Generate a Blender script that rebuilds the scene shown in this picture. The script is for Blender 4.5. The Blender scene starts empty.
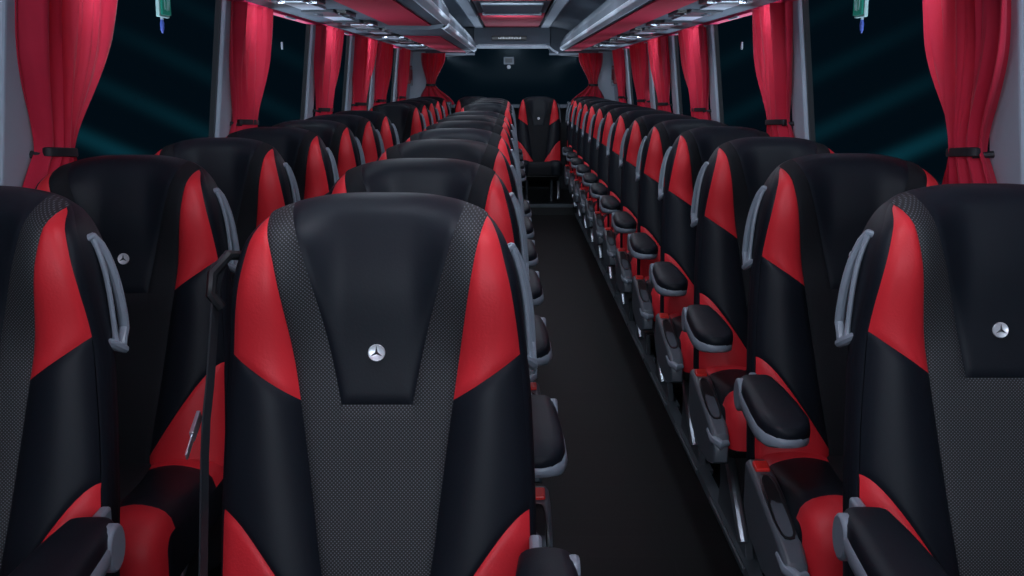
import bpy, math, random
from mathutils import Vector, Matrix
random.seed(4)
C = bpy.context.scene.collection
sc = bpy.context.scene
R = math.radians
PI = math.pi

# ------------------------------------------------------------------ camera
CAMZ = 1.31
cam = bpy.data.cameras.new('camera'); cam.sensor_width = 36.0; cam.lens = 39.375
cam.clip_start = 0.02; cam.clip_end = 300
cob = bpy.data.objects.new('camera', cam); C.objects.link(cob)
cob.location = (0, 0, CAMZ); cob.rotation_euler = (R(90 - 10.52), 0, 0)
sc.camera = cob
vs = sc.view_settings
sc.display_settings.display_device = 'sRGB'
vs.view_transform = 'Standard'; vs.look = 'None'; vs.gamma = 1.0; vs.use_curve_mapping = False
vs.exposure = 0.0

# ------------------------------------------------------------------ world (night hall with faint teal beams of light)
w = bpy.data.worlds.new('night_world'); sc.world = w; w.use_nodes = True
nt = w.node_tree; nt.nodes.clear()
N = nt.nodes.new
out = N('ShaderNodeOutputWorld'); bg = N('ShaderNodeBackground'); bg.inputs['Strength'].default_value = 1.0
tc = N('ShaderNodeTexCoord'); sep = N('ShaderNodeSeparateXYZ')
nt.links.new(tc.outputs['Generated'], sep.inputs[0])
def wm(op, a, b=None, c=None):
    n = N('ShaderNodeMath'); n.operation = op
    for i, v in enumerate((a, b, c)):
        if v is None: continue
        if isinstance(v, (int, float)): n.inputs[i].default_value = v
        else: nt.links.new(v, n.inputs[i])
    return n.outputs[0]
ax = wm('ABSOLUTE', sep.outputs[0])
ratio = wm('ADD', wm('MULTIPLY', sep.outputs[2], 1.0), wm('MULTIPLY', ax, -0.52))     # slanted bands
b1 = wm('POWER', wm('MULTIPLY_ADD', wm('SINE', wm('MULTIPLY_ADD', ratio, 125.0, 5.2)), 0.5, 0.5), 4.0)
b2 = wm('POWER', wm('MULTIPLY_ADD', wm('SINE', wm('MULTIPLY_ADD', ratio, 17.0, 1.1)), 0.35, 0.65), 1.0)
low = wm('MULTIPLY', wm('POWER', wm('MAXIMUM', wm('MULTIPLY_ADD', sep.outputs[2], -4.2, 0.62), 0.0), 2.4),
         wm('MINIMUM', wm('MAXIMUM', wm('MULTIPLY_ADD', ax, 6.0, -0.7), 0.0), 1.0))
fac = wm('MINIMUM', wm('MULTIPLY', wm('MULTIPLY', b1, b2), low), 1.0)
mx = N('ShaderNodeMix'); mx.data_type = 'RGBA'
nt.links.new(fac, mx.inputs['Factor'])
mx.inputs['A'].default_value = (0.0009, 0.0042, 0.0075, 1); mx.inputs['B'].default_value = (0.006, 0.075, 0.105, 1)
# unseen bright ground, added below the horizon to light the rack undersides
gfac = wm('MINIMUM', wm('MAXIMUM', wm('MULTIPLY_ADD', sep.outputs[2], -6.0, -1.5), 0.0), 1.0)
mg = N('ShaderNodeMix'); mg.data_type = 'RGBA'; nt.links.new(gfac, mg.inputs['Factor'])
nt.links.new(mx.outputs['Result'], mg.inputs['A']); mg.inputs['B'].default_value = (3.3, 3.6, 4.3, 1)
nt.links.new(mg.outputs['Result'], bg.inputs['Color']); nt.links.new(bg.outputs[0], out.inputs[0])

# ------------------------------------------------------------------ lights of the coach and added fill lamps
def area(name, loc, rot, sx, sy, power, col):
    l = bpy.data.lights.new(name, 'AREA'); l.shape = 'RECTANGLE'; l.size = sx; l.size_y = sy
    l.energy = power; l.color = col
    o = bpy.data.objects.new(name, l); C.objects.link(o); o.location = loc; o.rotation_euler = rot
    return o
COOL = (0.72, 0.86, 1.0)
area('windscreen_light', (0.1, -1.4, 1.6), (R(90), 0, 0), 2.1, 0.6, 50, COOL)
for i, y in enumerate((1.2, 3.2, 5.2, 7.2, 9.2, 11.2)):
    for sx in (-1, 1):
        area('ceiling_strip_and_fill_light', (sx * 0.357, y, 1.862), (0, 0, 0), 0.07, 1.7, 2.4, COOL)

for sx in (-1, 1):
    for y in (0.9, 2.8, 4.6, 6.5, 8.3, 10.2):  # added fill, facing away from the camera, to brighten the curtains
        d = Vector((sx*0.16, 0.95, -0.25))
        area('curtain_fill_light', (sx*0.87, y, 1.600), d.to_track_quat('-Z', 'Y').to_euler(), 0.12, 0.03, 1.15, COOL)
for y in (1.4, 3.6, 5.8, 8.0, 10.2):  # added fill lamps without fixtures at mid-ceiling, brightening the farther seats
    d = Vector((0, 0.74, -0.67))
    area('ceiling_strip_and_fill_light', (0, y, 1.835), d.to_track_quat('-Z', 'Y').to_euler(), 0.34, 0.05, 4.6, COOL)

# ------------------------------------------------------------------ materials
MATS = {}
def mat(name, col, rough=0.5, metal=0.0, var=0.12, nscale=30, bump=0.0, bscale=200, spec=0.5, emit=None, estr=0, coat=0, sheen=0):
    m = bpy.data.materials.new(name); m.use_nodes = True
    t = m.node_tree; p = t.nodes['Principled BSDF']
    tcn = t.nodes.new('ShaderNodeTexCoord')
    no = t.nodes.new('ShaderNodeTexNoise'); no.inputs['Scale'].default_value = nscale; no.inputs['Detail'].default_value = 3
    t.links.new(tcn.outputs['Object'], no.inputs['Vector'])
    mr = t.nodes.new('ShaderNodeMapRange'); mr.inputs['To Min'].default_value = 1 - var; mr.inputs['To Max'].default_value = 1 + var
    t.links.new(no.outputs['Fac'], mr.inputs['Value'])
    vm = t.nodes.new('ShaderNodeVectorMath'); vm.operation = 'SCALE'; vm.inputs[0].default_value = col[:3]
    t.links.new(mr.outputs[0], vm.inputs['Scale']); t.links.new(vm.outputs[0], p.inputs['Base Color'])
    p.inputs['Roughness'].default_value = rough; p.inputs['Metallic'].default_value = metal
    p.inputs['Specular IOR Level'].default_value = spec
    if coat: p.inputs['Coat Weight'].default_value = coat
    if sheen: p.inputs['Sheen Weight'].default_value = sheen
    if bump:
        n2 = t.nodes.new('ShaderNodeTexNoise'); n2.inputs['Scale'].default_value = bscale; n2.inputs['Detail'].default_value = 2
        t.links.new(tcn.outputs['Object'], n2.inputs['Vector'])
        b = t.nodes.new('ShaderNodeBump'); b.inputs['Strength'].default_value = bump; b.inputs['Distance'].default_value = 0.002
        t.links.new(n2.outputs['Fac'], b.inputs['Height']); t.links.new(b.outputs[0], p.inputs['Normal'])
    if emit:
        p.inputs['Emission Color'].default_value = (*emit, 1); p.inputs['Emission Strength'].default_value = estr
    MATS[name] = m
    return m
LEATHER = mat('black_leather', (0.0075, 0.0098, 0.0145), 0.48, bump=0.07, bscale=260, nscale=9, var=0.2, spec=0.17)
SUEDE = mat('black_cloth', (0.0075, 0.0085, 0.011), 0.8, bump=0.2, bscale=400, spec=0.25)
RED = mat('red_leather', (0.64, 0.022, 0.032), 0.5, bump=0.2, bscale=260, nscale=7, var=0.08, spec=0.35)
SHELL = mat('charcoal_plastic', (0.045, 0.055, 0.07), 0.38)
HANDLE = mat('grey_plastic', (0.20, 0.235, 0.28), 0.35)
DGREY = mat('dark_grey_plastic', (0.075, 0.088, 0.105), 0.42)
GREYM = mat('grey_painted_metal', (0.075, 0.09, 0.105), 0.4)
BLACKP = mat('black_plastic', (0.010, 0.011, 0.013), 0.35)
SILVER = mat('brushed_silver', (0.55, 0.6, 0.66), 0.3, metal=0.9)
BUTTON = mat('red_button', (0.8, 0.02, 0.015), 0.35)
CURT = mat('red_curtain', (0.70, 0.015, 0.06), 0.75, nscale=14, var=0.12, bump=0.15, bscale=500, sheen=0.2)
_t = CURT.node_tree; _p = _t.nodes['Principled BSDF']; _o = _t.nodes['Material Output']
_tr = _t.nodes.new('ShaderNodeBsdfTranslucent'); _tr.inputs[0].default_value = (0.85, 0.02, 0.06, 1)
_mx = _t.nodes.new('ShaderNodeMixShader'); _mx.inputs[0].default_value = 0.30
_t.links.new(_p.outputs[0], _mx.inputs[1]); _t.links.new(_tr.outputs[0], _mx.inputs[2]); _t.links.new(_mx.outputs[0], _o.inputs['Surface'])
STRAP = mat('black_strap', (0.012, 0.012, 0.016), 0.6)
PILLAR = mat('pillar_grey', (0.42, 0.49, 0.57), 0.55, nscale=5)
WALLM = mat('wall_trim_dark', (0.04, 0.048, 0.058), 0.6)
CEIL = mat('ceiling_grey', (0.11, 0.13, 0.16), 0.75, nscale=4, spec=0.2)
RACK = mat('rack_grey', (0.14, 0.168, 0.205), 0.7, nscale=4, spec=0.2)
LIP = mat('rack_lip_light_grey', (0.72, 0.80, 0.90), 0.5)
REDP = mat('red_ceiling_cloth', (0.60, 0.013, 0.055), 0.8, nscale=12, var=0.08)
REDT = mat('red_trim', (0.85, 0.02, 0.12), 0.5)
BELT = mat('black_webbing', (0.016, 0.019, 0.024), 0.6)
BADGE = mat('badge_silver', (0.75, 0.78, 0.82), 0.3, metal=0.35)
STAR = mat('badge_star_dark', (0.05, 0.06, 0.07), 0.35, metal=0.5)
GREEN = mat('sign_green', (0.0, 0.22, 0.15), 0.5, emit=(0.0, 0.22, 0.16), estr=0.25)
PICTO = mat('sign_pictogram', (0.5, 0.8, 0.75), 0.5)
BLUE = mat('hammer_blue', (0.10, 0.16, 0.6), 0.4)
WHITE = mat('white_plastic', (0.6, 0.66, 0.72), 0.45)
DRED = mat('dark_red_plastic', (0.22, 0.012, 0.02), 0.45)

# ribbed light strip
STRIP = mat('light_strip_diffuser', (0.25, 0.29, 0.34), 0.45, emit=(0.55, 0.72, 1.0), estr=0.10)

# fine dotted fabric of the front seats
MESHF = mat('dotted_mesh_fabric', (0.012, 0.014, 0.018), 0.7)
def dots(m):
    t = m.node_tree; p = t.nodes['Principled BSDF']
    tcn = t.nodes.new('ShaderNodeTexCoord'); s = t.nodes.new('ShaderNodeSeparateXYZ')
    t.links.new(tcn.outputs['Object'], s.inputs[0])
    def M(op, a, b=None):
        n = t.nodes.new('ShaderNodeMath'); n.operation = op
        for i, v in enumerate((a, b)):
            if v is None: continue
            if isinstance(v, (int, float)): n.inputs[i].default_value = v
            else: t.links.new(v, n.inputs[i])
        return n.outputs[0]
    k = 2 * PI / 0.0027
    f = M('ADD', M('COSINE', M('MULTIPLY', s.outputs[0], k)), M('COSINE', M('MULTIPLY', s.outputs[2], k * 1.02)))
    mr = t.nodes.new('ShaderNodeMapRange'); mr.inputs['From Min'].default_value = 0.3; mr.inputs['From Max'].default_value = 1.3
    # the lattice is turned so that dots sit in quincunx
    f = M('MULTIPLY', M('COSINE', M('MULTIPLY', s.outputs[0], k * 0.5)), M('COSINE', M('MULTIPLY', s.outputs[2], k * 0.5)))
    t.links.new(f, mr.inputs['Value'])
    mr.inputs['From Min'].default_value = 0.25; mr.inputs['From Max'].default_value = 0.8
    mix = t.nodes.new('ShaderNodeMix'); mix.data_type = 'RGBA'
    t.links.new(mr.outputs[0], mix.inputs['Factor'])
    mix.inputs['A'].default_value = (0.004, 0.0045, 0.006, 1); mix.inputs['B'].default_value = (0.095, 0.105, 0.12, 1)
    t.links.new(mix.outputs['Result'], p.inputs['Base Color'])
dots(MESHF)

# floor: dark vinyl planks
FLOORM = mat('floor_vinyl', (0.02, 0.02, 0.022), 0.52, spec=0.12)
def floor_nodes(m):
    t = m.node_tree; p = t.nodes['Principled BSDF']
    tcn = t.nodes.new('ShaderNodeTexCoord')
    br = t.nodes.new('ShaderNodeTexBrick'); br.inputs['Scale'].default_value = 1.0
    br.inputs['Brick Width'].default_value = 0.9; br.inputs['Row Height'].default_value = 0.14; br.inputs['Mortar Size'].default_value = 0.003
    br.inputs['Color1'].default_value = (0.0055, 0.0053, 0.006, 1); br.inputs['Color2'].default_value = (0.0085, 0.008, 0.009, 1)
    br.inputs['Mortar'].default_value = (0.012, 0.012, 0.013, 1)
    t.links.new(tcn.outputs['Object'], br.inputs['Vector'])
    no = t.nodes.new('ShaderNodeTexNoise'); no.inputs['Scale'].default_value = 6; no.inputs['Detail'].default_value = 6
    mp = t.nodes.new('ShaderNodeMapping'); mp.inputs['Scale'].default_value = (1, 9, 1)
    t.links.new(tcn.outputs['Object'], mp.inputs['Vector']); t.links.new(mp.outputs[0], no.inputs['Vector'])
    mi = t.nodes.new('ShaderNodeMix'); mi.data_type = 'RGBA'; mi.blend_type = 'MULTIPLY'; mi.inputs['Factor'].default_value = 0.7
    t.links.new(br.outputs['Color'], mi.inputs['A']); t.links.new(no.outputs['Color'], mi.inputs['B'])
    t.links.new(mi.outputs['Result'], p.inputs['Base Color'])
floor_nodes(FLOORM)

GLASS = bpy.data.materials.new('tinted_window_glass'); GLASS.use_nodes = True
t = GLASS.node_tree; t.nodes.clear()
go = t.nodes.new('ShaderNodeOutputMaterial'); gm = t.nodes.new('ShaderNodeMixShader')
gt = t.nodes.new('ShaderNodeBsdfTransparent'); gt.inputs[0].default_value = (0.85, 0.9, 0.92, 1)
gg = t.nodes.new('ShaderNodeBsdfGlossy'); gg.inputs['Roughness'].default_value = 0.08; gg.inputs[0].default_value = (0.8, 0.9, 1, 1)
gm.inputs[0].default_value = 0.0004
t.links.new(gt.outputs[0], gm.inputs[1]); t.links.new(gg.outputs[0], gm.inputs[2]); t.links.new(gm.outputs[0], go.inputs[0])

# ------------------------------------------------------------------ mesh helpers
class MB:
    def __init__(s): s.v = []; s.f = []; s.mi = []; s.m = 0
    def add(s, vs_, fs):
        o = len(s.v); s.v += [tuple(p) for p in vs_]
        s.f += [tuple(i + o for i in f) for f in fs]; s.mi += [s.m] * len(fs)
    def box(s, x0, x1, y0, y1, z0, z1):
        s.add([(x0,y0,z0),(x1,y0,z0),(x1,y1,z0),(x0,y1,z0),(x0,y0,z1),(x1,y0,z1),(x1,y1,z1),(x0,y1,z1)],
              [(0,3,2,1),(4,5,6,7),(0,1,5,4),(1,2,6,5),(2,3,7,6),(3,0,4,7)])
    def prism_y(s, pts, y0, y1):          # closed polygon in x,z swept along y
        n = len(pts); vs_ = [(x, y0, z) for x, z in pts] + [(x, y1, z) for x, z in pts]
        s.add(vs_, [(i, (i+1) % n, n + (i+1) % n, n + i) for i in range(n)] + [tuple(range(n))[::-1], tuple(range(n, 2*n))])
    def prism_x(s, pts, x0, x1):          # closed polygon in y,z swept along x
        n = len(pts); vs_ = [(x0, y, z) for y, z in pts] + [(x1, y, z) for y, z in pts]
        s.add(vs_, [(i, (i+1) % n, n + (i+1) % n, n + i) for i in range(n)] + [tuple(range(n))[::-1], tuple(range(n, 2*n))])
    def loft(s, rings, cap=True, closed=True):
        n = len(rings[0]); vs_ = [p for r in rings for p in r]; fs = []
        for k in range(len(rings) - 1):
            for i in range(n if closed else n - 1):
                j = (i + 1) % n
                fs.append((k*n + i, k*n + j, (k+1)*n + j, (k+1)*n + i))
        if cap:
            fs.append(tuple(range(n))[::-1]); fs.append(tuple((len(rings)-1)*n + i for i in range(n)))
        s.add(vs_, fs)
    def grid(s, P):                        # P[j][i]
        ny, nx = len(P), len(P[0]); vs_ = [p for r in P for p in r]
        s.add(vs_, [(j*nx+i, j*nx+i+1, (j+1)*nx+i+1, (j+1)*nx+i) for j in range(ny-1) for i in range(nx-1)])
    def tube(s, pts, r, n=8, cap=True):
        pts = [Vector(p) for p in pts]; rings = []
        up = Vector((0.93, 0.21, 0.17)); pa = None
        for k, p in enumerate(pts):
            d = (pts[min(k+1, len(pts)-1)] - pts[max(k-1, 0)]).normalized()
            if pa is None:
                if abs(d.dot(up)) > 0.9: up = Vector((0, 0.2, 1))
                a = d.cross(up).normalized()
            else: a = (pa - d*pa.dot(d)).normalized()
            pa = a; b = d.cross(a).normalized()
            rr = r[k] if isinstance(r, (list, tuple)) else r
            rings.append([p + (a*math.cos(q) + b*math.sin(q))*rr for q in (2*PI*i/n for i in range(n))])
        s.loft(rings, cap)
    def build(s, name, mats, parent=None, smooth=True, sharp=35):
        me = bpy.data.meshes.new(name); me.from_pydata(s.v, [], s.f)
        if not isinstance(mats, (list, tuple)): mats = [mats]
        for m in mats: me.materials.append(m)
        me.polygons.foreach_set('material_index', s.mi)
        import bmesh
        bm = bmesh.new(); bm.from_mesh(me); bmesh.ops.remove_doubles(bm, verts=bm.verts, dist=1e-5)
        bmesh.ops.recalc_face_normals(bm, faces=bm.faces)
        for f in bm.faces: f.smooth = smooth
        if smooth:
            for e in bm.edges:
                if len(e.link_faces) == 2 and e.calc_face_angle(0) > R(sharp): e.smooth = False
        bm.to_mesh(me); bm.free()
        o = bpy.data.objects.new(name, me); C.objects.link(o)
        if parent: o.parent = parent
        return o
def bevel(o, wd, seg=2):
    m = o.modifiers.new('bevel', 'BEVEL'); m.width = wd; m.segments = seg; m.limit_method = 'ANGLE'; m.angle_limit = R(40)
    return o
def tag(o, label=None, cat=None, group=None, kind=None):
    if label: o['label'] = label
    if cat: o['category'] = cat
    if group: o['group'] = group
    if kind: o['kind'] = kind
    return o
def empty(name, loc=(0, 0, 0)):
    o = bpy.data.objects.new(name, None); o.empty_display_size = 0.1; C.objects.link(o); o.location = loc; return o
def interp(tab, x):
    if x <= tab[0][0]: return tab[0][1]
    for (a, b), (c, d) in zip(tab, tab[1:]):
        if x <= c:
            return b + (d - b) * (x - a) / (c - a)
    return tab[-1][1]
def smooth_tab(tab, n=60):
    # Catmull-Rom resampling of a table of (x, y)
    outl = []
    P = [tab[0]] + list(tab) + [tab[-1]]
    for i in range(1, len(P) - 2):
        p0, p1, p2, p3 = P[i-1], P[i], P[i+1], P[i+2]
        for k in range(8):
            t_ = k / 8
            outl.append(tuple(0.5*((2*p1[c]) + (-p0[c]+p2[c])*t_ + (2*p0[c]-5*p1[c]+4*p2[c]-p3[c])*t_*t_ + (-p0[c]+3*p1[c]-3*p2[c]+p3[c])*t_**3) for c in (0, 1)))
    outl.append(tab[-1]); return outl
def sstep(a, b, x):
    t_ = max(0, min(1, (x - a) / (b - a))); return t_*t_*(3 - 2*t_)

# ------------------------------------------------------------------ the coach seat
REC = R(12); ZT = 1.1545; SB = 0.68
# outline of half the backrest: (half width, distance down from the top)
OUT = smooth_tab([(0.0, 0.0), (0.055, 0.001), (0.10, 0.0075), (0.137, 0.019), (0.164, 0.039), (0.187, 0.076),
                  (0.204, 0.13), (0.216, 0.22), (0.224, 0.30), (0.229, 0.40), (0.232, 0.52), (0.233, 0.72)])
WT = [(s_, x_) for x_, s_ in OUT]
def Wd(s): return interp(WT, s)
def Stop(x): return interp(OUT, abs(x))
ATAB = smooth_tab([(0.03, 0.163), (0.07, 0.152), (0.12, 0.141), (0.21, 0.126), (0.30, 0.113), (0.38, 0.102), (0.475, 0.090), (0.54, 0.082), (0.68, 0.060)])
BTAB = smooth_tab([(0.0, 0.128), (0.03, 0.125), (0.09, 0.107), (0.21, 0.074), (0.316, 0.052)])
def A(s): return interp(ATAB, s)
def B(s): return interp(BTAB, s)
RTAB = smooth_tab([(0.034, 0.1635), (0.05, 0.168), (0.075, 0.177), (0.11, 0.186), (0.16, 0.197), (0.22, 0.206), (0.28, 0.212), (0.40, 0.220), (0.55, 0.224), (0.72, 0.226)])
def Rd(s): return min(interp(RTAB, s), Wd(s)-0.004)
def edge_dist(x, s):
    x = abs(x); best = 9
    for (x0, s0), (x1, s1) in zip(OUT, OUT[1:]):
        dx, ds = x1-x0, s1-s0; L = dx*dx+ds*ds
        if L < 1e-12: continue
        t_ = max(0, min(1, ((x-x0)*dx+(s-s0)*ds)/L))
        d = math.hypot(x-x0-t_*dx, s-s0-t_*ds)
        if d < best: best = d
    return best
def Rr(s): return 0.028 + 0.030*math.exp(-s/0.06)
def bp(x, s, off):
    return (x, -s*math.sin(REC) - off*math.cos(REC), ZT - s*math.cos(REC) + off*math.sin(REC))
def wing(s): return 0.050*sstep(0.015, 0.085, s)*(1 - sstep(0.12, 0.28, s))
def front_off(x, s):
    a = A(s); w_ = Wd(s); ax_ = abs(x)
    t_ = max(0, (ax_ - a) / max(0.01, (w_ - a)))
    f = 0.024*math.sin(PI*min(1, t_)**0.85)*sstep(0.08, 0.32, s)
    f += 0.014*math.exp(-((s-0.13)/0.09)**2)*max(0, 1-(ax_/0.19)**2)
    f += 0.010*math.exp(-((s-0.58)/0.12)**2)*max(0, 1-(ax_/0.2)**2)
    f += wing(s)*sstep(0.045, 0.155, ax_)
    d = edge_dist(x, s); r_ = Rr(s)
    if d < r_: f -= r_ - math.sqrt(max(0, r_*r_ - (r_-d)**2))
    return f
def patch(mb, L, Rf, top, bot, ns, nt_, puff=0.004, off=front_off, pt=bp, seams=(1, 1, 1, 1)):
    rows = []
    def cl(k, n): u = k/n; return 0.5*u + 0.5*(0.5 - 0.5*math.cos(PI*u))
    for j in range(nt_+1):
        t_ = cl(j, nt_); row = []
        for i in range(ns+1):
            g = cl(i, ns)
            s = top(g) + (bot(g) - top(g))*t_
            l, r_ = L(s), Rf(s); x = l + (r_ - l)*g
            dl, dr = g*abs(r_-l), (1-g)*abs(r_-l); dt, db = t_*abs(bot(g)-top(g)), (1-t_)*abs(bot(g)-top(g))
            d = min(dl if seams[0] else 9, dr if seams[1] else 9, dt if seams[2] else 9, db if seams[3] else 9)
            o = off(x, s) - puff*math.exp(-d/0.005)
            row.append(pt(x, s, o))
        rows.append(row)
    mb.grid(rows)
def upper_red_bottom(g): return 0.310 + (0.243 - 0.310)*g
def low_red_top(g):
    return 0.470 + (0.678 - 0.470)*(1-g)**1.5
def make_badge(parent):
    s0 = 0.241; off = front_off(0, s0) + 0.0005; r_ = 0.0125; n = 28
    mb = MB()
    prof = [(r_, 0), (r_, 0.003), (r_*0.93, 0.0042), (r_*0.84, 0.0036), (0.0, 0.0042)]
    rings = [[bp(rr*math.cos(2*PI*i/n), s0 + rr*math.sin(2*PI*i/n), off + h) for i in range(n)] for rr, h in prof[:-1]]
    mb.loft(rings, cap=False); mb.add(rings[-1] + [bp(0, s0, off+0.0038)], [(i, (i+1) % n, n) for i in range(n)])
    mb.m = 1
    # three-pointed star
    pts = []
    for k in range(6):
        a_ = -PI/2 + k*PI/3; rr = r_*0.82 if k % 2 == 0 else r_*0.17
        pts.append(bp(rr*math.cos(a_), s0 + rr*math.sin(a_), off + 0.0046))
    c_ = bp(0, s0, off + 0.0062)
    mb.add(pts + [c_], [(k, (k+1) % 6, 6) for k in range(6)])
    o = mb.build('badge', [BADGE, STAR], parent); o['label'] = 'small round silver badge with a three-pointed star'
    return o
def seat(front_row, sg, arms=True):
    """sg = +1: handle, console and armrest on the +x side"""
    root = empty('coach_seat')
    # --- backrest body: ring behind the upholstery
    ring = [(-x, s) for x, s in reversed(OUT[1:])] + [(x, s) for x, s in OUT]
    def rg(scale, off, dz=0): return [bp(x*scale, dz + s*(1 if s > 0.3 else 1), off - (Rr(s) if off > -0.02 else 0)) for x, s in ring]
    mb = MB()
    r0 = [bp(x*0.985, s+0.003, -Rr(s) + 0.003 + wing(s)) for x, s in ring]
    r1 = [bp(x*1.0, s, -Rr(s)-0.006 + wing(s)*0.9) for x, s in ring]
    TK = lambda s: 0.068 + 0.027*(1-sstep(0.10, 0.26, s))
    r2 = [bp(x*1.006, s-0.001, -Rr(s)-0.018 + wing(s)*0.35) for x, s in ring]
    r3 = [bp(x*0.995, s+0.002, -TK(s)) for x, s in ring]
    r4 = [bp(x*0.94, s+0.02*math.exp(-s/0.1), -TK(s)-0.008) for x, s in ring]
    rm = [bp(x*0.80, s+0.02*math.exp(-s/0.1), -0.045) for x, s in ring]
    mb.loft([rm, r0, r1, r2, r3, r4], cap=True, closed=True)
    back = mb.build('backrest', LEATHER, root)
    # --- hard shell on the back
    mb = MB()
    q1 = [bp(x*1.002, s-0.002+0.004, -TK(s)+0.012) for x, s in ring]
    q2 = [bp(x*0.98, s+0.008*math.exp(-s/0.1), -TK(s)-0.009) for x, s in ring]
    q3 = [bp(x*0.90, s+0.04*math.exp(-s/0.1), -TK(s)-0.021) for x, s in ring]
    q4 = [bp(x*0.5, s+0.16*math.exp(-s/0.2), -TK(s)-0.029) for x, s in ring]
    mb.loft([q1, q2, q3, q4], cap=False, closed=False)
    n = len(q4); mb.add(q4, [tuple(range(n))])
    mb.build('back_shell', SHELL, root)
    # --- upholstery panels
    mb = MB(); patch(mb, lambda s: -B(s), lambda s: B(s), lambda g: Stop((2*g-1)*0.128), lambda g: 0.317, 24, 22, seams=(1,1,0,1))
    mb.build('headrest_panel', LEATHER, back)
    mb = MB()
    for k in (-1, 1):
        patch(mb, lambda s: k*B(s), lambda s: k*A(s), lambda g: Stop(0.128+(0.160-0.128)*g), lambda g: 0.317, 8, 22, seams=(1,1,0,0))
    patch(mb, lambda s: -A(s), lambda s: -B(0.317), lambda g: 0.317, lambda g: 0.70, 8, 20, seams=(1,0,0,0))
    patch(mb, lambda s: -B(0.317), lambda s: B(0.317), lambda g: 0.317, lambda g: 0.70, 14, 20, seams=(0,0,1,0))
    patch(mb, lambda s: B(0.317), lambda s: A(s), lambda g: 0.317, lambda g: 0.70, 8, 20, seams=(0,1,0,0))
    o = mb.build('centre_panel', MESHF if front_row else SUEDE, back)
    if front_row: o['label'] = 'black fabric panel with fine grey dots'
    for k in (-1, 1):
        mb = MB(); patch(mb, lambda s: k*A(s), lambda s: k*Rd(s), lambda g: 0.036 + 0.004*g, upper_red_bottom, 14, 20, seams=(1,1,1,1))
        mb.build('shoulder_bolster', RED, back)['label'] = 'red leather shoulder wedge'
        mb = MB(); patch(mb, lambda s: k*A(s), lambda s: k*Rd(s), upper_red_bottom, low_red_top, 14, 20, seams=(1,0,1,1))
        mb.build('side_bolster', LEATHER, back)
        mb = MB(); patch(mb, lambda s: k*A(s), lambda s: k*Rd(s), low_red_top, lambda g: 0.70, 14, 14, seams=(1,0,1,0))
        mb.build('lower_bolster', RED, back)['label'] = 'red leather lower wedge'
        mb = MB(); patch(mb, lambda s: k*Rd(s), lambda s: k*Wd(s), lambda g: 0.036, lambda g: 0.70, 6, 40, seams=(1,0,0,0))
        mb.build('side_edge', LEATHER, back)
    make_badge(back)
    # --- cushion
    ca = lambda v: 0.062 + 0.10*v
    CW = 0.226; LF = 0.49
    def cp(x, v, o):
        # path along the top then down over the front edge
        y0 = -0.105; rr = 0.06; flat = LF - rr
        if v < flat: y, z, ny, nz = y0 - v, 0.478 + 0.03*sstep(0.1, flat, v), 0, 1
        else:
            a_ = min((v-flat)/rr, PI/2); ex = max(0, v - flat - rr*PI/2)
            y, z = y0 - flat - rr*math.sin(a_), 0.508 - rr*(1-math.cos(a_)) - ex; ny, nz = -math.sin(a_), math.cos(a_)
        return (x, y + ny*o, z + nz*o)
    def co(x, v):
        t_ = max(0, (abs(x)-ca(v))/(CW-ca(v)))
        f = 0.016*math.sin(PI*min(1, t_)**0.9)
        d = CW - abs(x); r_ = 0.03
        if d < r_: f -= r_ - math.sqrt(max(0, r_*r_-(r_-d)**2))
        return f
    VE = LF + 0.10
    sl = lambda v: [cp(CW, v, -0.03), cp(CW, v, -0.031)]
    mb = MB()
    vs_ = [i*VE/14 for i in range(15)]
    for k in (-1, 1):
        mb.grid([[cp(k*CW, v, -0.03), cp(k*(CW+0.004), v, -0.045 if v < LF else -0.04), (k*(CW-0.002), max(cp(0, v, 0)[1], -0.105-LF)+ (0.04 if v > LF-0.03 else 0), 0.375)] for v in vs_])
    mb.box(-CW+0.004, CW-0.004, -0.105-LF+0.05, -0.09, 0.37, 0.42)
    cu = mb.build('seat_cushion', LEATHER, root)
    mb = MB(); patch(mb, lambda v: -ca(v), lambda v: ca(v), lambda g: 0.0, lambda g: VE, 14, 24, off=co, pt=cp, seams=(1,1,0,0))
    mb.build('cushion_centre', SUEDE, cu)
    f1 = lambda g: 0.075 + 0.035*g; f2 = lambda g: 0.385 + 0.02*g
    for k in (-1, 1):
        mb = MB(); patch(mb, lambda v: k*ca(v), lambda v: k*CW, lambda g: 0.0, f1, 10, 5, off=co, pt=cp, seams=(1,0,0,1))
        mb.build('cushion_strip', RED, cu)
        mb = MB(); patch(mb, lambda v: k*ca(v), lambda v: k*CW, f2, lambda g: VE, 10, 16, off=co, pt=cp, seams=(1,0,1,0))
        mb.build('cushion_bolster', RED if arms is not False else LEATHER, cu)
        mb = MB(); patch(mb, lambda v: k*ca(v), lambda v: k*CW, f1, f2, 10, 10, off=co, pt=cp, seams=(1,0,1,1))
        mb.build('cushion_side', LEATHER, cu)
    # --- frame, pedestal and legs
    mb = MB()
    mb.prism_x([(-0.02, 0.22), (-0.06, 0.40), (-0.52, 0.40), (-0.55, 0.36), (-0.48, 0.32), (-0.12, 0.22)], -0.195, 0.195)
    bevel(mb.build('seat_frame', BLACKP, root, smooth=False), 0.008)
    for k in (-1, 1):
        mb = MB()
        mb.prism_x([(-0.02, 0.30), (-0.46, 0.34), (-0.37, 0.16), (-0.47, 0.0), (-0.02, 0.0), (-0.06, 0.10)], k*0.125-0.012, k*0.125+0.012)
        lg = bevel(mb.build('leg', DGREY, root, smooth=False), 0.004)
        mb = MB(); mb.box(k*0.125-0.03, k*0.125+0.03, -0.50, 0.02, 0.0, 0.018); bevel(mb.build('foot', GREYM, lg, smooth=False), 0.004)
    mb = MB(); x_ = sg*0.188
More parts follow.
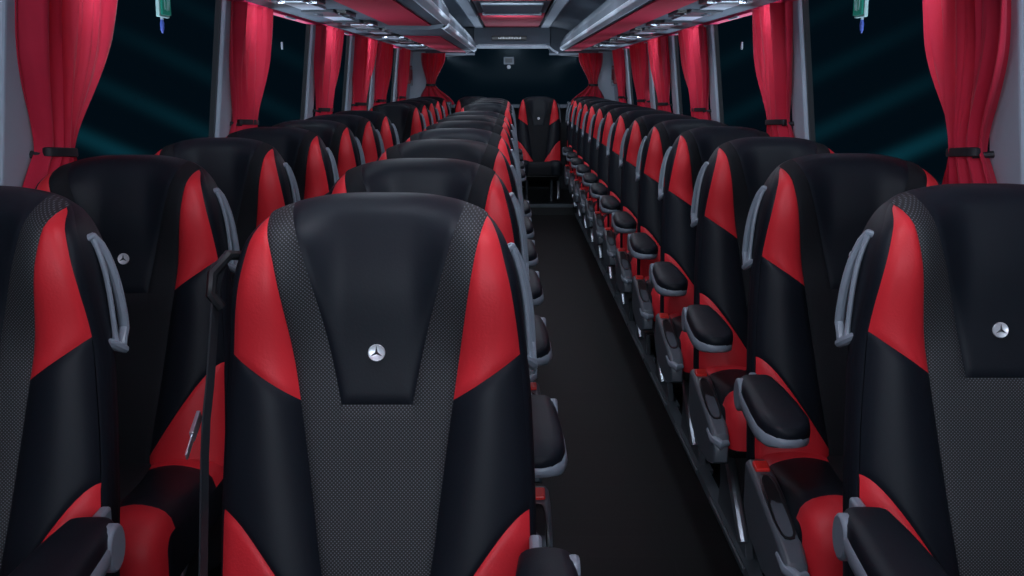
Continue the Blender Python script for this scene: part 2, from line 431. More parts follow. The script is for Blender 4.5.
    mb.tube([(x_, -0.36, 0.345), (x_, -0.46, 0.295), (x_, -0.61, 0.19), (x_*0.98, -0.64, 0.15)], 0.014, 10)
    mb.build('support_bar', SILVER, root)['label'] = 'slanting silver bar'
    if arms: add_console_and_armrest(root, sg)
    # --- grab handle on the shoulder
    mb = MB()
    def hp(s, off, out_): return bp(sg*(Wd(s) + out_), s, -off)
    n = 12; loopo = []
    fr = [hp(0.088 + 0.165*i/n, 0.030 + 0.030*i/n, 0.005 + 0.003*math.sin(PI*i/n)) for i in range(n+1)]
    bk = [hp(0.082 + 0.176*i/n, 0.032 + 0.075*(i/n)**0.7*(1 - 0.35*sstep(0.8, 1, i/n)), 0.006 + 0.005*math.sin(PI*i/n)) for i in range(n+1)]
    mb.tube(fr, [0.006]+[0.0045]*(n-1)+[0.007], 8); mb.tube(bk, [0.006]+[0.0085]*(n-1)+[0.009], 10)
    mb.tube([hp(0.250, 0.042, -0.004), hp(0.258, 0.060, 0.006), hp(0.264, 0.088, 0.009)], [0.006, 0.009, 0.007], 8)
    mb.tube([hp(0.092, 0.018, -0.006), hp(0.086, 0.026, 0.002), hp(0.083, 0.034, 0.006)], [0.005, 0.006, 0.006], 8)
    mb.build('grab_handle', HANDLE, root)['label'] = 'grey shoulder grab handle'
    return root
def add_console_and_armrest(root, sg):
    con = MB(); cx = sg*0.247
    def conring(y, zt, zb, hw):
        return [(cx-hw, y, zb), (cx-hw, y, zt-0.008), (cx-hw+0.008, y, zt), (cx+hw-0.008, y, zt), (cx+hw, y, zt-0.008), (cx+hw, y, zb)]
    con.loft([conring(-0.235, 0.492, 0.43, 0.018), conring(-0.25, 0.505, 0.40, 0.024), conring(-0.32, 0.500, 0.36, 0.026), conring(-0.44, 0.478, 0.34, 0.026),
              conring(-0.56, 0.452, 0.34, 0.025), conring(-0.61, 0.430, 0.35, 0.022), conring(-0.63, 0.395, 0.36, 0.016)])
    co_ = con.build('side_console', DGREY, root); bevel(co_, 0.003)
    def top_z(y): return interp([(0.235, 0.492), (0.25, 0.505), (0.32, 0.500), (0.44, 0.478), (0.56, 0.452), (0.61, 0.43)], -y)
    b = MB()
    for (ya, yb, hw, h) in ((-0.278, -0.315, 0.0155, 0.010),):
        b.loft([[(cx-hw, ya, top_z(ya)-0.004), (cx-hw, ya, top_z(ya)+h), (cx+hw, ya, top_z(ya)+h), (cx+hw, ya, top_z(ya)-0.004)],
                [(cx-hw, yb, top_z(yb)-0.004), (cx-hw, yb, top_z(yb)+h-0.003), (cx+hw, yb, top_z(yb)+h-0.003), (cx+hw, yb, top_z(yb)-0.004)]])
    bevel(b.build('buckle_button', BUTTON, co_, smooth=False), 0.003)['label'] = 'red buckle button'
    b = MB(); b.box(cx-0.010, cx+0.010, -0.270, -0.258, 0.500, 0.5062); b.build('buckle_slot', BLACKP, co_)
    b = MB(); n = 20; rim = []
    for i in range(n):
        a_ = 2*PI*i/n; yy = -0.445 + 0.115*math.copysign(abs(math.sin(a_))**0.7, math.sin(a_)); xx = cx + 0.019*math.copysign(abs(math.cos(a_))**0.6, math.cos(a_))
        rim.append((xx, yy))
    b.loft([[(x, y, top_z(y)-0.003) for x, y in rim], [(x, y, top_z(y)+0.003) for x, y in rim], [(cx+(x-cx)*0.8, -0.445+(y+0.445)*0.93, top_z(y)+0.0035) for x, y in rim],
            [(cx+(x-cx)*0.7, -0.445+(y+0.445)*0.9, top_z(y)+0.001) for x, y in rim]])
    b.build('recline_cover', BLACKP, co_)
    b = MB(); b.tube([(cx+sg*0.022, -0.56, 0.425), (cx+sg*0.016, -0.605, 0.414), (cx, -0.628, 0.405), (cx-sg*0.018, -0.618, 0.409)], [0.007, 0.012, 0.013, 0.008], 10)
    b.build('release_lever', HANDLE, co_)
    # --- armrest
    axx = sg*0.243
    def aring(y, hw, zc, hz, xs=0.0, e=0.6, n=20):
        rr = []
        for i in range(n):
            a_ = 2*PI*i/n; c_, s_ = math.cos(a_), math.sin(a_)
            rr.append((axx + xs + hw*math.copysign(abs(c_)**e, c_), y, zc + hz*math.copysign(abs(s_)**e, s_)))
        return rr
    mb = MB()
    prof = [(-0.17, 0.012, 0.008), (-0.178, 0.028, 0.018), (-0.20, 0.038, 0.026), (-0.28, 0.045, 0.029), (-0.38, 0.050, 0.029), (-0.45, 0.051, 0.027), (-0.49, 0.043, 0.022), (-0.508, 0.026, 0.014), (-0.513, 0.008, 0.005)]
    mb.loft([aring(y, hw, 0.655-0.04*max(0, -y-0.2), hz) for y, hw, hz in prof])
    arm = mb.build('armrest', LEATHER, root)
    mb = MB()
    mb.loft([aring(y-0.001, hw*1.03, 0.640-0.04*max(0, -y-0.2), hz*0.78, xs=sg*0.003) for y, hw, hz in prof])
    mb.build('armrest_shell', HANDLE, arm)
    mb = MB()
    n = 18
    hub = [(-0.215 + 0.034*math.cos(2*PI*i/n), 0.640 + 0.036*math.sin(2*PI*i/n)) for i in range(n)]
    hx = sg*0.289
    mb.prism_x(hub, min(hx, hx-sg*0.022), max(hx, hx-sg*0.022))
    mb.prism_x([(-0.10, 0.60), (-0.10, 0.66), (-0.22, 0.655), (-0.22, 0.62)], min(sg*0.222, sg*0.24), max(sg*0.222, sg*0.24))
    bevel(mb.build('armrest_hinge', HANDLE, arm), 0.005)


def copy_tree(o, parent=None):
    c = o.copy(); C.objects.link(c)
    if parent: c.parent = parent
    for ch in list(o.children): copy_tree(ch, c)
    return c

ORD = ['first', 'second', 'third', 'fourth', 'fifth', 'sixth', 'seventh', 'eighth', 'ninth', 'tenth', 'eleventh', 'twelfth', 'thirteenth', 'fourteenth']
protos = {}
def place(front, sg, x, y, label, group, arms=True):
    k = (front, sg, arms)
    if k not in protos: o = protos[k] = seat(front, sg, arms)
    else: o = copy_tree(protos[k])
    o.location = (x, y, 0); tag(o, label, 'seat', group)
    return o
WX, AX, RX, MX = -0.862, -0.197, 0.775, 0.275
LW = [1.75, 2.51, 3.29, 4.05, 4.80, 5.55, 6.30, 8.30, 9.10, 9.90, 10.75]
LA = [1.64, 2.40, 3.19, 3.94, 4.69, 5.44, 6.19, 8.30, 9.10, 9.90, 10.75]
RA = [1.79 + 0.77*i for i in range(13)]
YR = 11.75
front_aisle = None
for i, y in enumerate(LA):
    l = ('large front coach seat left of the aisle, dotted fabric, red shoulders, belt at its side' if i == 0 else
         'black and red coach seat beside the left of the aisle, %s row from the front' % ORD[i])
    o = place(i == 0, 1, AX, y, l, 'aisle seats of the left pairs')
    if i == 0: front_aisle = o
for i, y in enumerate(LW):
    l = ('front coach seat by the left windows, cut off by the photo\'s left edge' if i == 0 else
         'black and red coach seat by the left windows, %s row from the front' % ORD[i])
    place(i == 0, 1, WX, y, l, 'window seats of the left pairs', True if i == 0 else None)
for i, y in enumerate(RA):
    l = ('front coach seat of the single right column, dotted fabric, at the photo\'s right edge' if i == 0 else
         'single black and red coach seat right of the aisle, %s row from the front' % ORD[i])
    place(i == 0, -1, RX, y, l, 'single seats along the right windows')
place(False, 1, WX, YR, 'rear row coach seat in the left corner by the rear curtain', 'seats of the rear row', False)
place(False, 1, -0.385, YR, 'rear row coach seat between left corner seat and middle seat', 'seats of the rear row', False)
place(False, 1, MX, YR, 'rear row middle coach seat at the end of the aisle, facing straight up it', 'seats of the rear row', False)
place(False, -1, RX+0.02, YR+0.05, 'rear row coach seat in the right corner by the rear curtain', 'seats of the rear row', False)
# a belt hangs at the inner shoulder of the front left aisle seat
mb = MB()
def strap(mb, pts, wd, th=0.0015):
    pts = [Vector(p) for p in pts]; rings = []
    for k, p in enumerate(pts):
        d = (pts[min(k+1, len(pts)-1)] - pts[max(k-1, 0)]).normalized()
        side = Vector((0.35, 1, 0)); side = (side - d*side.dot(d)).normalized(); nn = d.cross(side).normalized()
        rings.append([p - side*wd/2 - nn*th, p + side*wd/2 - nn*th, p + side*wd/2 + nn*th, p - side*wd/2 + nn*th])
    mb.loft(rings)
strap(mb, [(-0.205, 0.02, 1.055), (-0.222, -0.02, 1.055), (-0.232, -0.04, 1.02), (-0.236, -0.05, 0.96), (-0.239, -0.075, 0.88), (-0.243, -0.09, 0.83), (-0.245, -0.10, 0.78), (-0.247, -0.13, 0.62), (-0.245, -0.20, 0.40)], 0.018)
belt = mb.build('seat_belt', BELT, front_aisle); belt['label'] = 'black belt webbing hanging beside the shoulder'
mb = MB()
mb.tube([(-0.19, 0.02, 1.05), (-0.218, -0.02, 1.058), (-0.236, -0.045, 1.035), (-0.238, -0.05, 1.005), (-0.225, -0.045, 0.985)], 0.008, 8)
mb.build('belt_guide', BLACKP, belt)
mb = MB()
mb.prism_x([(-0.085, 0.842), (-0.075, 0.826), (-0.120, 0.806), (-0.128, 0.822)], -0.258, -0.252); mb.prism_x([(-0.121, 0.820), (-0.114, 0.808), (-0.152, 0.790), (-0.158, 0.800)], -0.2565, -0.2535)
tg = bevel(mb.build('belt_tongue', SILVER, belt, smooth=False), 0.002); tg['label'] = 'silver belt tongue'

# ------------------------------------------------------------------ shell of the coach
YF, YB = -1.6, 12.75
ZS, ZW = 0.84, 1.615                                   # sill and top of the side windows
def wx(z): return 1.178 - 0.10*(z-0.84)                 # the walls lean in towards the top
def st(o, label=None): o['kind'] = 'structure'; return o
mb = MB(); mb.box(-1.3, 1.3, YF, YB, -0.06, 0.0); st(mb.build('floor', FLOORM, smooth=False))
mb = MB(); mb.box(-0.62, 0.645, 11.02, 12.6, 0.0, 0.10); mb.m = 1; mb.box(-0.62, 0.645, 10.995, 11.02, 0.075, 0.108); mb.m = 1
st(mb.build('trim_1', [BLACKP, GREYM], smooth=False))
for n_, x_ in ((2, 0.645), (3, -0.325)):
    mb = MB(); mb.prism_y([(x_-0.022, 0.0), (x_-0.018, 0.022), (x_+0.018, 0.022), (x_+0.022, 0.0)], YF+0.5, 10.99)
    st(mb.build('trim_%d' % n_, GREYM, smooth=False))
pillars = [(2.50, 2.68), (4.38, 4.58), (6.28, 6.48), (7.80, 8.02), (9.10, 9.32), (10.95, 11.2)]
tn = 4
for sd, nm in ((-1, 'left'), (1, 'right')):
    mb = MB()
    def pr(pts, y0, y1): mb.prism_y([(sd*x, z) for x, z in pts], y0, y1)
    pr([(wx(0.0)+0.01, 0), (wx(ZS), ZS), (wx(ZS)+0.08, ZS), (1.32, 0)], YF, YB)
    pr([(wx(ZS)-0.02, ZS-0.03), (wx(ZS)-0.02, ZS), (wx(ZS)+0.08, ZS), (wx(ZS)+0.08, ZS-0.03)], YF, YB)
    pr([(wx(ZW)+0.012, ZW), (wx(ZW)-0.012, ZW+0.03), (1.07, 1.92), (1.25, 1.92), (1.25, 1.68), (wx(ZW)+0.026, 1.66), (wx(ZW)+0.026, ZW)], YF, YB)
    st(mb.build('wall_' + nm, WALLM, smooth=False))
    edges = [YF] + [v for p in pillars for v in p] + [11.9]
    for k, (a_, b_) in enumerate(pillars):
        mb = MB()
        P = lambda x, z: (sd*x, z)
        mb.prism_y([P(wx(ZS)-0.015, ZS), P(wx(ZW)-0.015, ZW), P(wx(ZW)+0.022, ZW), P(wx(ZS)+0.022, ZS)], a_, b_)
        o = st(mb.build('trim_%d' % tn, PILLAR, smooth=False)); bevel(o, 0.012, 3); tn += 1
        mb = MB()      # black rubber edge at the pillar's near side
        mb.prism_y([P(wx(ZS)+0.0, ZS), P(wx(ZW)+0.0, ZW), P(wx(ZW)+0.02, ZW), P(wx(ZS)+0.02, ZS)], a_-0.018, a_+0.001)
        st(mb.build('trim_%d' % tn, BLACKP, smooth=False)); tn += 1
    # grey corner panel ahead of the rear wall
    mb = MB(); mb.prism_y([(sd*(wx(ZS)-0.012), ZS), (sd*(wx(ZW)-0.012), ZW), (sd*(wx(ZW)+0.024), ZW), (sd*(wx(ZS)+0.024), ZS)], 11.9, YB)
    st(mb.build('trim_%d' % tn, PILLAR, smooth=False)); tn += 1
    # red edging over the windows
    mb = MB(); mb.prism_y([(sd*(wx(ZW)-0.028), ZW-0.006), (sd*(wx(ZW)-0.034), ZW+0.010), (sd*(wx(ZW)+0.017), ZW+0.012), (sd*(wx(ZW)+0.017), ZW-0.006)], YF, 12.0)
    st(mb.build('trim_%d' % tn, REDT, smooth=False)); tn += 1
wn = 1
bounds = [(YF, 2.484)] + [(pillars[i][1], pillars[i+1][0]-0.016) for i in range(5)] + [(11.2, 11.9)]
for sd in (-1, 1):
    for a_, b_ in bounds:
        mb = MB(); mb.prism_y([(sd*(wx(ZS)+0.018), ZS), (sd*(wx(ZW)+0.018), ZW), (sd*(wx(ZW)+0.024), ZW), (sd*(wx(ZS)+0.024), ZS)], a_, b_)
        st(mb.build('window_%d' % wn, GLASS, smooth=False)); wn += 1
# rear wall with its wide window
mb = MB()
mb.box(-1.25, 1.25, 12.62, 12.75, 0.0, 1.045)
for sd in (-1, 1):
    x0, x1 = sorted((sd*0.90, sd*1.25)); mb.box(x0, x1, 12.62, 12.75, 1.045, 1.92)
    mb.prism_y([(sd*0.90, 1.56), (sd*0.46, 1.585), (sd*0.40, 1.655), (sd*0.40, 1.92), (sd*0.90, 1.92)], 12.62, 12.75)
mb.box(-0.40, 0.40, 12.62, 12.75, 1.655, 1.92)
st(mb.build('wall_rear', [WALLM], smooth=False))
for sd in (-1, 1):
    mb = MB(); x0, x1 = sorted((sd*0.95, sd*1.2)); mb.box(x0, x1, 12.59, 12.62, 0.84, 1.62)
    st(mb.build('trim_%d' % tn, PILLAR, smooth=False)); tn += 1
mb = MB(); mb.box(-0.91, 0.91, 12.67, 12.68, 1.04, 1.665); st(mb.build('window_%d' % wn, GLASS, smooth=False)); wn += 1
mb = MB(); mb.box(-1.2, 1.2, 12.2, 12.62, 1.02, 1.04); mb.box(-1.2, 1.2, 12.19, 12.2, 1.015, 1.048)
st(mb.build('trim_%d' % tn, RACK, smooth=False)); tn += 1
# sloping panel above the rear window with a light edge
mb = MB()
ZC = 1.878
mb.prism_x([(12.45, ZC), (12.40, 1.70), (12.43, 1.675), (12.62, 1.655), (12.62, ZC)], -0.41, 0.41)
st(mb.build('trim_%d' % tn, RACK, smooth=False)); tn += 1
mb = MB()
mb.tube([(-0.50, 12.44, 1.60), (-0.45, 12.42, 1.625), (-0.40, 12.40, 1.665), (-0.36, 12.395, 1.678), (0.36, 12.395, 1.678), (0.40, 12.40, 1.665), (0.45, 12.42, 1.625), (0.50, 12.44, 1.60)], 0.011, 8)
st(mb.build('trim_%d' % tn, LIP)); tn += 1
for sd in (-1, 1):
    mb = MB(); mb.prism_x([(12.52, ZC), (12.56, 1.60), (12.62, 1.58), (12.62, ZC)], min(sd*0.41, sd*0.95), max(sd*0.41, sd*0.95))
    st(mb.build('trim_%d' % tn, CEIL, smooth=False)); tn += 1
# ceiling
mb = MB(); mb.box(-1.25, 1.25, YF, YB, 1.90, 1.95)
for sd in (-1, 1):
    mb.prism_y([(sd*0.405, 1.90), (sd*0.405, 1.872), (sd*0.47, 1.868), (sd*0.60, 1.84), (sd*0.70, 1.80), (sd*0.75, 1.90)], YF, 12.5)
cl_ = st(mb.build('ceiling', CEIL))
mb = MB()
for a_, b_ in ((YF, 4.2), (4.22, 8.30), (9.85, 12.45)):
    mb.box(-0.285, 0.285, a_, b_, 1.872, 1.9)
o = mb.build('red_panel', REDP, cl_, smooth=False); o['label'] = 'dark red cloth ceiling panels'
hat = empty('roof_hatch', (0, 9.08, 1.86)); tag(hat, 'grey roof hatch set between the red ceiling panels', 'hatch')
mb = MB(); mb.box(-0.285, 0.285, -0.76, 0.75, 0.012, 0.045); bevel(mb.build('hatch_frame', DGREY, hat, smooth=False), 0.006)
mb = MB(); mb.box(-0.235, 0.235, -0.55, 0.55, -0.006, 0.02); bevel(mb.build('hatch_cover', HANDLE, hat, smooth=False), 0.01)
mb = MB(); mb.box(-0.25, 0.25, 0.62, 0.68, -0.012, 0.02); bevel(mb.build('hatch_rail', LIP, hat, smooth=False), 0.005)
for sd, nm in ((-1, 'left'), (1, 'right')):
    t_ = empty('ceiling_light_strip', (sd*0.357, 5.5, 1.87)); tag(t_, 'long ribbed light strip along the %s of the red ceiling panels' % nm, 'light', 'ceiling light strips')
    mb = MB(); y = -6.9
    while y < 6.9:
        mb.box(-0.040, 0.040, y, y+0.075, -0.004, 0.02); y += 0.10
    mb.build('diffuser', STRIP, t_, smooth=False)
    mb = MB(); mb.box(-0.048, 0.048, -7.0, 6.95, 0.006, 0.03); mb.box(-0.050, -0.043, -7.0, 6.95, -0.008, 0.03); mb.box(0.043, 0.050, -7.0, 6.95, -0.008, 0.03)
    mb.build('housing', RACK, t_, smooth=False)

# luggage racks
HR = CAMZ + 0.315
def rack(name_label, sd, y0, y1, xl, xr0, xr1, dz=0.0, rs=0.02):
    r_ = empty('luggage_rack', (sd*xl, y0, HR)); tag(r_, name_label, 'luggage rack', 'overhead luggage racks')
    L_ = y1 - y0; z0 = dz
    X = lambda x: sd*(x - xl)
    mb = MB()     # body
    mb.prism_y([(X(xl), z0+0.012), (X(xl-0.02), z0+0.035), (X(xl-0.015), z0+0.085), (X(xl+0.03), z0+0.16), (X(xl+0.12), 0.235), (X(xr1+0.01), 0.235), (X(xr1+0.01), z0+0.004), (X(xr0-0.004), z0+0.0)], 0, L_)
    mb.build('body', RACK, r_, sharp=25)
    mb = MB(); mb.prism_y([(X(xl+0.004), z0-0.002), (X(xl-0.022), z0+0.014), (X(xl-0.026), z0+0.036), (X(xl-0.012), z0+0.040), (X(xl+0.03), z0+0.012)], 0.0, L_)
    bevel(mb.build('lip', LIP, r_), 0.004)['label'] = 'pale grey rounded front edge'
    mb = MB(); mb.prism_y([(X(xr0), z0-0.006), (X(xr1), z0-0.002), (X(xr1), z0+0.01), (X(xr0), z0+0.01)], rs, L_-0.04)
    mb.build('red_panel', REDP, r_, smooth=False)['label'] = 'red cloth underside'
    return r_
rack('long left luggage rack with red underside, from front to the middle gap', -1, YF, 6.72, 0.385, 0.47, 0.715)
rack('shorter rear left luggage rack, stepping lower behind the first', -1, 7.02, 12.5, 0.410, 0.505, 0.765, dz=-0.012, rs=1.05)
rack('continuous right luggage rack with red underside', 1, YF, 12.5, 0.545, 0.575, 0.745)

# service channel above the windows
for sd, nm, xin in ((-1, 'left', 0.72), (1, 'right', 0.75)):
    mb = MB(); mb.prism_y([(sd*xin, HR+0.012), (sd*0.92, HR+0.006), (sd*0.925, HR+0.016), (sd*0.935, HR+0.016), (sd*0.94, HR+0.004), (sd*1.115, ZW+0.004), (sd*1.12, 1.75), (sd*xin, 1.75)], YF, 12.5)
    st(mb.build('trim_%d' % tn, RACK, smooth=False)); tn += 1
    k = 0; y = 0.95
    while y < 12.0:
        if sd > 0 and y > 11.5: break
        u = empty('service_unit', (sd*0.905, y, HR))
        tag(u, 'overhead service unit above the %s windows, %s from the front' % (nm, ORD[k]), 'overhead unit', 'overhead units above the %s windows' % nm)
        mb = MB(); mb.box(-0.075, 0.075, -0.26, 0.12, -0.006, 0.012); bevel(mb.build('panel', DGREY, u, smooth=False), 0.004)
        mb = MB(); mb.box(-sd*0.10-0.022, -sd*0.10+0.022, -0.17, 0.17, -0.004, 0.012); mb.build('vent', BLACKP, u, smooth=False)
        mb = MB(); mb.box(-sd*0.085-0.004, -sd*0.085+0.004, -0.15, 0.15, -0.012, 0.0); mb.box(-sd*0.10-0.016, -sd*0.10+0.016, 0.0, 0.012, -0.010, 0.0)
        mb.build('vent_lever', HANDLE, u, smooth=False)
        mb = MB(); mb.tube([(sd*0.02, -0.16, -0.012), (sd*0.02, -0.16, 0.0)], 0.016, 14); mb.tube([(sd*0.02, -0.06, -0.012), (sd*0.02, -0.06, 0.0)], 0.016, 14)
        mb.build('reading_lamp', HANDLE, u)
        mb = MB(); mb.box(-0.05, 0.06, 0.14, 0.56, -0.001, 0.012); mb.build('cover', LIP, u, smooth=False)
        cb = MB(); cb.tube([(sd*1.078, y-0.13, HR-0.016), (sd*1.08, y+0.11, HR-0.016)], 0.008, 8); cb.tube([(sd*1.078, y-0.12, HR-0.016), (sd*1.078, y-0.12, HR+0.004)], 0.006, 8); cb.tube([(sd*1.08, y+0.10, HR-0.016), (sd*1.08, y+0.10, HR+0.004)], 0.006, 8)
        o = cb.build('coat_hook_bar', WHITE); tag(o, 'white hook bar over the %s windows, %s from the front' % (nm, ORD[k]), 'hook bar', 'hook bars over the %s windows' % nm)
        y += 0.93; k += 1

# ------------------------------------------------------------------ curtains
def curtain(sd, y0, wtop, ytie, wtie, folds, label, seed, zt=1.138, zb=0.90, xw=None, rot=False, cx=0, yw=0):
    rnd = random.Random(seed)
    root = empty('curtain', (0, 0, 0))
    ph = [rnd.uniform(0, 6.28) for _ in range(6)]
    nu, nv = 96, 44; mb = MB(); rows = []; z1 = ZW - 0.004
    for j in range(nv+1):
        v = j/nv; z = z1 + (zb - z1)*v
        tt = (z1-zt)/(z1-zb)
        if v < tt:
            q = v/tt; k = q**2.1 if q < 1 else 1
            k = 0.30*q + 0.70*sstep(0.35, 1.0, q)**1.3
        else: k = 1 - 0.9*((v-tt)/(1-tt))**0.8*0.8
        c0 = y0 + wtop/2; c1 = ytie + wtie/2
        cc = c0 + (c1-c0)*(k if v < tt else 1); ww = wtop + (wtie-wtop)*k
        amp = 0.060*(1-0.40*k) + 0.004; thick = 0.022*k
        row = []
        for i in range(nu+1):
            u = i/nu; d = u*2-1
            f = math.sin(u*folds*2*PI + ph[0] + 0.6*math.sin(v*3+ph[1])) * (0.75+0.25*math.sin(u*7+ph[2]))
            f = math.copysign(abs(f)**0.7, f) + 0.32*math.sin(u*folds*4.3*PI + ph[3] + v*2.0) + 0.12*math.sin(u*folds*9*PI + ph[5] - v*3.0)
            g = u + 0.012*math.sin(u*folds*2*PI*1.0 + ph[4])
            yy = cc + (g-0.5)*ww; bell = (1-d*d)*0.02*k
            depth = amp*f*0.5 + bell*1.4 + 0.012
            if rot: row.append((cx + sd*(-(yy)), yw - depth - 0.02, z))
            else: row.append((sd*(wx(z) - 0.022 - depth), yy, z))
        rows.append(row)
    mb.grid(rows); o = mb.build('cloth', CURT, root, sharp=80)
    m = o.modifiers.new('thickness', 'SOLIDIFY'); m.thickness = 0.003; m.offset = 0
    # tie band
    mb = MB(); n = 28; rings = []
    cyy = ytie + wtie/2
    for (dz, gr) in ((-0.011, 0.0), (-0.009, 0.004), (0.009, 0.004), (0.011, 0.0)):
        ring_ = []
        for i in range(n):
            a_ = 2*PI*i/n; ly = math.cos(a_)*(wtie/2+0.002+gr); lx = math.sin(a_)*(0.026+gr)
            zz = zt + dz - 0.006*math.cos(a_)
            if rot: ring_.append((cx - sd*(cyy+ly), yw - 0.05 - lx, zz))
            else: ring_.append((sd*(wx(zt)-0.055-lx), cyy+ly, zz))
        rings.append(ring_)
    mb.loft(rings, cap=False)
    if not rot:
        mb.tube([(sd*(wx(zt)-0.06), ytie+0.01, zt-0.004), (sd*(wx(zt)-0.035), ytie+0.004, zt-0.002), (sd*(wx(zt)-0.01), ytie-0.0, zt)], [0.007, 0.007, 0.010], 8)
    mb.build('tie_band', STRAP, root)
    return tag(root, label, 'curtain', 'tied red curtains')
cur = [(2.54, 0.56, 2.65, 0.15, 5), (4.45, 0.65, 4.55, 0.28, 4.5), (6.35, 0.85, 6.45, 0.42, 5), (7.90, 0.95, 8.0, 0.45, 4.5), (9.2, 1.0, 9.32, 0.5, 4.5), (11.05, 0.75, 11.15, 0.42, 3.5)]
for sd, nm in ((-1, 'left'), (1, 'right')):
    for k, (y0, wt_, yt, wti, fo) in enumerate(cur):
        if k == 0 and sd > 0: y0, wt_ = 2.47, 0.53
        curtain(sd, y0, wt_, yt, wti, fo, 'red tied curtain at the %s window pillars, %s from the front' % (nm, ORD[k]), 10*k + (sd > 0))
# curtains beside the rear window
for sd, nm in ((-1, 'left'), (1, 'right')):
    root = empty('curtain', (sd*0.86, 12.52, 0)); mb = MB(); rows = []
    for j in range(41):
        v = j/40; z = 1.60 + (1.045-1.60)*v; q = min(1, v/0.62)
        hw = 0.085*(1-sstep(0.15, 1, q)) + 0.048 if v < 0.62 else 0.048 + 0.15*sstep(0.60, 1.0, v)**0.8
        cxs = sd*(0.03*sstep(0, 1, q)) if v < 0.62 else sd*0.03 - sd*0.06*sstep(0.62, 1.0, v)
        rows.append([(cxs + hw*(2*i/60-1), -0.035*math.sin(i/60*PI*7+0.7*sd) * (0.5+hw*3) - 0.02, z) for i in range(61)])
    mb.grid(rows); o = mb.build('cloth', CURT, root, sharp=80); m = o.modifiers.new('thickness', 'SOLIDIFY'); m.thickness = 0.003
    mb = MB(); mb.loft([[(sd*0.03 + 0.055*math.cos(a), -0.02+0.05*math.sin(a), 1.256+dz) for a in (2*PI*i/20 for i in range(20))] for dz in (-0.012, 0.012)], cap=False)
    mb.build('tie_band', STRAP, root)
    tag(root, 'red tied curtain hanging at the %s side of the rear window' % nm, 'curtain', 'rear window curtains')

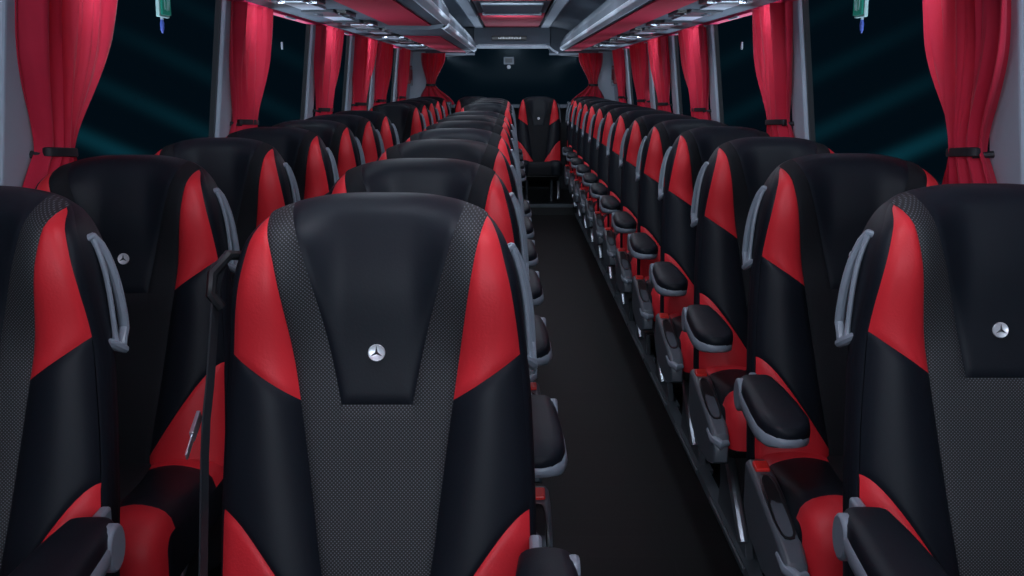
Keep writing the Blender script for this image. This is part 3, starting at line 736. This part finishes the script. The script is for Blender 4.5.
# ------------------------------------------------------------------ small things
for sd, nm in ((-1, 'left'), (1, 'right')):
    xg = lambda z: sd*(wx(z) + 0.010)
    # emergency sign with a hammer below
    s_ = empty('emergency_sign', (xg(1.56), 3.68, 1.555)); tag(s_, 'green pictogram sign at the top of the %s window' % nm, 'sign', 'green emergency signs')
    mb = MB(); mb.box(-0.006, 0.006, -0.052, 0.052, -0.048, 0.048); bevel(mb.build('board', PICTO, s_, smooth=False), 0.002)
    mb = MB(); mb.box(-sd*0.010-0.003, -sd*0.010+0.003, -0.045, 0.045, -0.041, 0.034); mb.build('green_field', GREEN, s_, smooth=False)
    mb = MB(); xx = -sd*0.0145
    def bar(p, q, wd): 
        (y0, z0), (y1, z1) = p, q; L_ = math.hypot(y1-y0, z1-z0); ny, nz = -(z1-z0)/L_*wd/2, (y1-y0)/L_*wd/2
        mb.prism_x([(y0-ny, z0-nz), (y1-ny, z1-nz), (y1+ny, z1+nz), (y0+ny, z0+nz)], xx-0.001, xx+0.001)
    bar((-0.025, 0.015), (-0.02, -0.025), 0.006); bar((-0.012, 0.018), (0.008, 0.0), 0.007); bar((0.008, 0.0), (0.0, -0.028), 0.006); bar((0.028, 0.02), (0.018, -0.026), 0.007); bar((-0.03, 0.018), (-0.015, 0.022), 0.006)
    mb.build('pictogram', PICTO, s_, smooth=False)
    h_ = empty('emergency_hammer', (xg(1.49), 3.69, 1.480)); tag(h_, 'small blue pointed tool hanging under the green sign, %s window' % nm, 'hammer', 'emergency hammers')
    mb = MB(); mb.tube([(0, 0, -0.022), (0, 0, -0.012), (0, 0, 0.008), (0, 0, 0.022)], [0.002, 0.006, 0.007, 0.004], 10); mb.build('handle', BLUE, h_)
    mb = MB(); mb.tube([(0, -0.0, 0.020), (0, 0, 0.028)], 0.005, 8); mb.build('hook', WHITE, h_)
    o = MB(); o.box(-0.004, 0.004, -0.009, 0.009, -0.018, 0.018)
    q = bevel(o.build('window_tag', WHITE, smooth=False), 0.002); q.location = (xg(1.48), 5.6, 1.475)
    tag(q, 'tiny pale tag on the glass between first and second %s curtains' % nm, 'tag', 'pale window tags')
    # hammer box on the rear corner panel
    b_ = empty('hammer_box', (sd*(wx(1.38)-0.02), 12.1, 1.37)); tag(b_, 'dark red box on the grey %s rear corner panel' % nm, 'box', 'red corner boxes')
    mb = MB(); mb.box(-0.035, 0.035, -0.16, 0.16, -0.10, 0.09); bevel(mb.build('case', DRED, b_, smooth=False), 0.01)
    mb = MB(); mb.box(-0.037, 0.037, -0.12, 0.12, 0.05, 0.075); mb.box(-sd*0.03-0.012, -sd*0.03+0.012, -0.06, 0.06, -0.12, -0.06); mb.build('latch', HANDLE, b_, smooth=False)
# display over the rear window
d_ = empty('rear_display', (-0.03, 12.385, 1.755)); tag(d_, 'narrow black display with pale lettering above the rear window', 'display')
mb = MB(); mb.box(-0.19, 0.19, -0.012, 0.03, -0.024, 0.024); bevel(mb.build('case', BLACKP, d_, smooth=False), 0.008)
mb = MB(); rr = random.Random(3); x_ = -0.115
while x_ < 0.125:
    h0 = rr.choice((0.011, 0.011, 0.015)); w_ = rr.uniform(0.008, 0.014)
    mb.box(x_, x_+0.004, -0.014, -0.012, -0.010, -0.010+h0*1.5); mb.box(x_, x_+w_, -0.014, -0.012, -0.010+h0*0.6, -0.006+h0*0.6)
    x_ += w_ + 0.006
mb.build('lettering', mat('backlit_lettering', (0.5, 0.55, 0.6), 0.5, emit=(0.6, 0.7, 0.8), estr=0.6), d_, smooth=False)
# sensor on the rear window
s_ = empty('rear_camera', (-0.035, 12.64, 1.52)); tag(s_, 'small pale grey box with a round lens on the rear window', 'camera')
mb = MB(); mb.box(-0.058, 0.058, -0.02, 0.02, -0.038, 0.042); bevel(mb.build('housing', HANDLE, s_, smooth=False), 0.008)
mb = MB(); mb.box(-0.04, 0.04, -0.024, -0.018, -0.022, 0.026); mb.build('screen', DGREY, s_, smooth=False)
mb = MB(); mb.tube([(0, -0.02, -0.068), (0, 0.01, -0.068)], 0.022, 16); mb.build('lens', WHITE, s_)
for nm, x_ in (('left', -0.72), ('right', 0.66)):
    l_ = empty('shelf_latch', (x_, 12.18, 1.03)); tag(l_, 'silver latch on the %s of the rear shelf' % nm, 'latch', 'rear shelf latches')
    mb = MB(); mb.tube([(-0.05, 0, 0.03), (-0.03, -0.03, 0.03), (0.03, -0.03, 0.03), (0.05, 0, 0.03)], 0.012, 8); mb.build('bow', SILVER, l_)
    mb = MB(); mb.box(-0.07, 0.07, -0.01, 0.02, -0.04, 0.05); bevel(mb.build('plate', DGREY, l_, smooth=False), 0.006)
